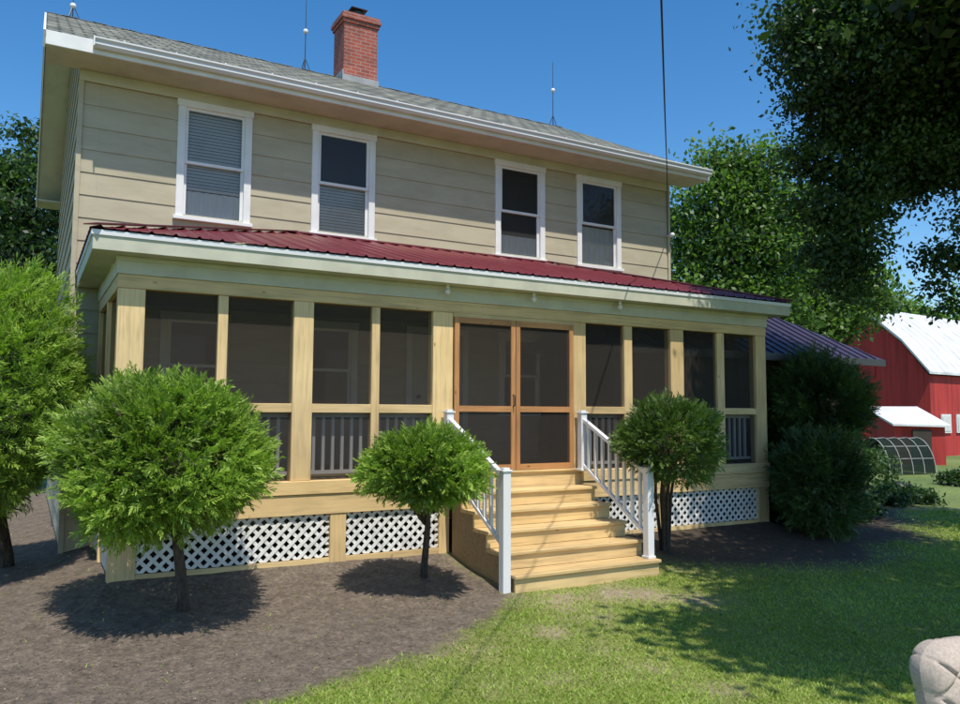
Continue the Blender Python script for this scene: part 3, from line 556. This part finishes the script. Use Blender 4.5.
# ------------------------------------------------------------------ trees
def blobs(lst,d,f=.8):
    out=[]
    for px,py,r_,*k in lst:
        dd=d+(k[0] if k else 0); C=atd(px,py,dd); out.append((C.x,C.y,C.z,r_,r_,r_*f))
    return out
def gp(px,d): p=atd(px,400,d); return (p.x,p.y,-.36)
def over(px,py,h,r_):
    G=ground(px,py); k=(h-G.z)/math.tan(R(SUNEL)); return (G.x-sh.x*k,G.y-sh.y*k,h,r_,r_,r_*.4)
bl0=blobs([(900,-10,1.5),(835,30,.8),(808,14,.4,.5),(870,55,.9,-.5),(940,45,1.1),(826,88,.5),(872,105,.8),(925,100,.9,.6),(965,130,.8),(806,62,.32),(836,130,.5,.3),(890,150,.75),(945,165,.6),(812,160,.36),(852,180,.5),(905,185,.35,.4),(808,203,.26),(838,215,.42),(868,208,.33),(826,245,.34),(852,255,.34),(876,238,.18),(850,292,.22),(838,275,.22),(862,275,.16),(945,252,.24),(965,262,.32),(936,285,.15),(955,305,.16),(1010,110,1.4),(794,30,.22),(797,100,.18),(793,150,.15),(975,215,.3)],10.5,.6)
up=[over(790,640,6.6,.95),over(760,600,6.4,.8),over(700,625,6.5,.45),over(860,650,6.4,1.0),over(940,650,6.4,1.0),over(820,605,6.4,.9),over(880,600,6.5,1.2),over(960,600,6.5,1.2),over(720,555,6.8,.9),over(800,575,6.6,1.1),over(850,545,6.6,1.7),over(930,560,6.6,1.7),over(790,530,6.9,1.5),over(930,515,7,2.0)]
tb=cw(10.2,8.2,-.36)
tree('maple_tree','huge dark maple whose boughs hang in from the upper right of the photo',tuple(tb),bl0,118000,.07,M['leafdark'],tr=.42,seed=21,clump=.30,limb=.2,upper=up)
tree('broadleaf_tree','mid green broadleaf tree just right of the house wall, under open blue sky',gp(735,27),blobs([(735,175,1.7),(705,205,1.5),(765,200,1.6),(730,235,2.0),(690,255,1.5),(780,255,1.7),(725,290,2.0),(770,310,1.8),(690,310,1.8),(712,160,.8),(755,155,.9),(790,215,1.2),(682,225,.9)],27,.7),32000,.17,M['leaf'],tr=.35,seed=22,clump=.85)
tree('broadleaf_tree','darker broadleaf tree rising behind the blue roofed outbuilding',gp(820,30),blobs([(815,245,2.0),(835,285,1.6),(800,290,2.2),(845,310,1.0),(825,320,1.4),(858,275,.9),(872,300,.9)],30,.7),17000,.18,M['leaf'],tr=.3,seed=23,clump=.8)
tree('broadleaf_tree','dense dark tree behind the left end of the house',gp(15,20),blobs([(20,170,1.2),(-20,200,2.0),(45,215,1.2),(10,260,1.8),(50,270,1.2),(-30,320,2.2),(40,320,1.6),(30,135,.6)],20,.7),26000,.14,M['leafdark'],tr=.3,seed=24,clump=.6)
tree('broadleaf_tree','distant tree behind the ridge of the red barn',gp(930,75),blobs([(895,318,3.0),(930,330,3.4),(990,318,4.5),(860,300,4)],75),9000,.5,M['leaf'],tr=.5,seed=26,clump=1.5)
hd=[]
for i,k in enumerate(range(-60,1300,45)):
    d=95+10*math.sin(i*1.7); C=atd(k,385,d); hd.append((C.x,C.y,4.5,6,6,4.2+1.2*math.sin(i*2.3)))
V,Tn=leafcloud(hd,36000,.8,np.random.default_rng(31),2.2,20); tag(npmesh('distant_woods',V,4,Tn,M['leafdark']),kind='stuff')
# ------------------------------------------------------------------ blue roofed outbuilding
ec=ray(884,360); k=(2.72-H)/ec.z; E=CP+ec*k; X1,Y0=E.x,E.y; X0=X1-6.5; Y1=Y0+5.5
ob=thing('outbuilding','low brown outbuilding with a dark blue metal hip roof, behind the dark shrubs','outbuilding',(X0,Y0,-.36))
MB().box(X0+.3,X1-.3,Y0+.3,Y1-.3,-.4,2.7).build('wall',M['shedwall'],ob)
mY=(Y0+Y1)/2; rz_=4.25; b=MB(); a,c=(X0+1.6,mY,rz_),(X1-1.6,mY,rz_); q=[(X0,Y0,2.72),(X1,Y0,2.72),(X1,Y1,2.72),(X0,Y1,2.72)]
b.poly([q[0],q[1],c,a]).poly([q[1],q[2],c]).poly([q[2],q[3],a,c]).poly([q[3],q[0],a]).poly(q[::-1])
nb=26
for i in range(nb+1):
    x=X0+(X1-X0)*i/nb; dd=min(x-X0,X1-x,1.6)/1.6; b.beam((x,Y0,2.73),(x,Y0+(mY-Y0)*dd,2.73+(rz_-2.72)*dd),.03,.03)
rf=b.build('roof',M['blueroof'],ob); MB().box(X0,X1,Y0-.03,Y0-.002,2.60,2.72).build('fascia',M['iron'],rf)
# ------------------------------------------------------------------ barn
PK=atd(864,309,42); rd=(RT*.82+FW*.57); gd=(RT*.57-FW*.82); rd.normalize();gd.normalize()
barn=thing('barn','red gambrel barn with a white metal roof at the right edge of the photo','barn',(PK.x,PK.y,-.36))
pk=PK.copy(); pr5=[(-3.43,3.74),(-2.1,5.43),(0,PK.z),(2.1,5.43),(3.43,3.74)]
def bp(w_,z,l): p=pk+gd*w_+rd*l; return (p.x,p.y,z)
LB=18; b=MB()
b.poly([bp(-3.2,-.4,0)]+[bp(w_*.95,z-.1,0) for w_,z in pr5]+[bp(3.2,-.4,0)]).poly([bp(3.2,-.4,LB)]+[bp(w_*.95,z-.1,LB) for w_,z in pr5[::-1]]+[bp(-3.2,-.4,LB)])
b.poly([bp(3.2,-.4,0),bp(3.2,-.4,LB),bp(3.2,3.7,LB),bp(3.2,3.7,0)]).poly([bp(-3.2,-.4,0),bp(-3.2,3.7,0),bp(-3.2,3.7,LB),bp(-3.2,-.4,LB)])
b.build('wall',M['barnred'],barn)
b=MB()
for i in range(4):
    (w0,z0),(w1,z1)=pr5[i],pr5[i+1]; o_=-.35; b.hull8([bp(w0,z0,o_),bp(w1,z1,o_),bp(w1,z1,LB+.3),bp(w0,z0,LB+.3)],[bp(w0,z0+.12,o_),bp(w1,z1+.12,o_),bp(w1,z1+.12,LB+.3),bp(w0,z0+.12,LB+.3)])
    for j in range(24):
        l=o_+j*(LB+.6)/24; b.beam(bp(w0,z0+.13,l),bp(w1,z1+.13,l),.04,.03)
b.build('roof',M['whiteroof'],barn)
for l in (1.0,2.6,4.4,6.2):
    wf=MB().hull8([bp(3.22,.8,l),bp(3.22,.8,l+1),bp(3.22,1.75,l+1),bp(3.22,1.75,l)],[bp(3.28,.8,l),bp(3.28,.8,l+1),bp(3.28,1.75,l+1),bp(3.28,1.75,l)]).build('window',M['white'],barn)
    MB().poly([bp(3.3,.9,l+.1),bp(3.3,.9,l+.9),bp(3.3,1.65,l+.9),bp(3.3,1.65,l+.1)]).build('pane',M['blind'],wf)
MB().hull8([bp(-.5,3.6,-.03),bp(.5,3.6,-.03),bp(.5,4.8,-.03),bp(-.5,4.8,-.03)],[bp(-.5,3.6,-.08),bp(.5,3.6,-.08),bp(.5,4.8,-.08),bp(-.5,4.8,-.08)]).build('loft_door',M['barnred'],barn)
sp_=atd(905,418,34); sh_=thing('lean_to_shed','small red shed with a white sloping roof in front of the barn','shed',(sp_.x,sp_.y,-.36))
def sp2(r_,f_,z): p=sp_+RT*r_+FW*f_; return (p.x,p.y,z)
MB().hull8([sp2(-1.0,-.9,1.25),sp2(1.2,-1.3,1.2),sp2(1.2,1.2,2.0),sp2(-1.0,1.6,2.0)],[sp2(-1.0,-.9,1.33),sp2(1.2,-1.3,1.28),sp2(1.2,1.2,2.08),sp2(-1.0,1.6,2.08)]).build('roof',M['whiteroof'],sh_)
MB().hull8([sp2(-.85,-.7,-.4),sp2(1.05,-1.1,-.4),sp2(1.05,1.1,-.4),sp2(-.85,1.4,-.4)],[sp2(-.85,-.7,1.26),sp2(1.05,-1.1,1.2),sp2(1.05,1.1,1.95),sp2(-.85,1.4,1.95)]).build('wall',M['barnred'],sh_)
MB().hull8([sp2(-.2,-.9,-.35),sp2(.5,-1.03,-.35),sp2(.5,-1.03,1.1),sp2(-.2,-.9,1.1)],[sp2(-.2,-.95,-.35),sp2(.5,-1.08,-.35),sp2(.5,-1.08,1.1),sp2(-.2,-.95,1.1)]).build('door',M['shedwall'],sh_)
# hoop tunnel
hp=ground(912,474); ht=thing('hoop_tunnel','dark netted garden hoop tunnel with pale ribs beyond the lawn','garden tunnel',tuple(hp))
ax_=(RT*.95+FW*.3).normalized(); pe=Vector((-ax_.y,ax_.x,0))
def arc(l,r_,n=14,z=1.0): return [tuple(hp+pe*(-r_*math.cos(math.pi*k/n)+.8)+ax_*(l-.95)+Vector((0,0,r_*z*math.sin(math.pi*k/n)))) for k in range(n+1)]
b=MB(); A0,A1=arc(0,.8,z=1.5),arc(2.0,.8,z=1.5)
for k in range(14): b.poly([A0[k],A0[k+1],A1[k+1],A1[k]])
b.poly(A0).poly(A1); b.build('netting',M['netting'],ht)
for l in (0,.5,1.0,1.5,2.0): MB().tube(arc(l,.82,z=1.5),.018,6,False).build('hoop',M['alu'],ht)
for k in (2,4,7,11): MB().tube([A0[k],A1[k]],.014,6).build('cross_brace',M['alu'],ht)
bpn=ground(900,497); MB().tube([(bpn.x,bpn.y,bpn.z-.02),(bpn.x,bpn.y,bpn.z+.28),(bpn.x,bpn.y,bpn.z+.34),(bpn.x,bpn.y,bpn.z+.38)],[.2,.24,.22,.1],16).build('garden_tub',M['iron'],None,loc=tuple(bpn),smooth=True,label='dark rounded tub on the grass before the hoop tunnel',cat='tub')
# ------------------------------------------------------------------ patio chair
m,t,b=newmat('quilted_fabric'); f=noise(t,coords(t),120,3); t.links.new(ramp(t,f,[(.3,(.36,.295,.24)),(.7,(.50,.42,.35))]),b.inputs['Base Color']); b.inputs['Roughness'].default_value=.9; bump(t,b,f,.3,.002); M['quilt']=m
pc=cw(1.60,2.45,-.33); ch_=thing('patio_chair','patio chair with a quilted beige back cushion at the lower right corner','chair',tuple(pc))
fx=(RT*.94+FW*.34).normalized(); fy=Vector((-fx.y,fx.x,0))
def cush(w_,h_,t_,o,ax,ay,az,nu=100,nv=100,pitch=.115):
    b=MB()
    for sg in (1,-1):
        n0=len(b.v)
        for j in range(nv+1):
            for i in range(nu+1):
                u,v=i/nu*2-1,j/nv*2-1; X=u*w_/2;Y=v*h_/2; r_=.1; qx=max(0,abs(X)-(w_/2-r_)); qy=max(0,abs(Y)-(h_/2-r_)); ql=math.hypot(qx,qy)
                if qx>0 and qy>0 and ql>0:
                    kk=max(qx,qy)/ql; X=math.copysign(w_/2-r_+qx*kk,X); Y=math.copysign(h_/2-r_+qy*kk,Y)
                edge=max(abs(u),abs(v)); th_=t_/2*(max(0,1-edge**8))**.5
                p1=abs(((X+Y)/pitch)%1-.5)*2; p2=abs(((X-Y)/pitch)%1-.5)*2; gro=min(1,4*min(1-p1,1-p2)) 
                th_*=(.70+.30*math.sin(gro*math.pi/2)); P_=o+ax*X+az*Y+ay*(sg*th_); b.v.append(tuple(P_))
        for j in range(nv):
            for i in range(nu):
                a=n0+j*(nu+1)+i; qd=(a,a+1,a+nu+2,a+nu+1); b.f.append(qd if sg<0 else qd[::-1])
    return b
bt=Vector((0,0,1)); tilt=(bt+fy*.22).normalized(); o=Vector((pc.x,pc.y,.72))
cush(.60,.62,.17,o,fx,fy,tilt).build('back_cushion',M['quilt'],ch_,smooth=True)
cush(.52,.50,.13,Vector((pc.x,pc.y,.36))-fy*.3,fx,Vector((0,0,1)),-fy).build('seat_cushion',M['quilt'],ch_,smooth=True)
c0_=Vector((pc.x,pc.y,-.35)); u=Vector((0,0,1)); b=MB()
for s_ in (-1,1):
    e1=c0_+fx*s_*.19
    b.tube([e1+fy*.16,e1+fy*.12+u*.6,e1+fy*.13+u*1.2],.014,8); b.tube([e1-fy*.52,e1-fy*.50+u*.6,e1+fy*.11+u*.6],.014,8)
b.tube([c0_-fx*.19-fy*.5+u*.6,c0_+fx*.19-fy*.5+u*.6],.014,8).tube([c0_-fx*.19+fy*.11+u*.6,c0_+fx*.19+fy*.11+u*.6],.014,8)
b.build('frame',M['iron'],ch_,smooth=True)
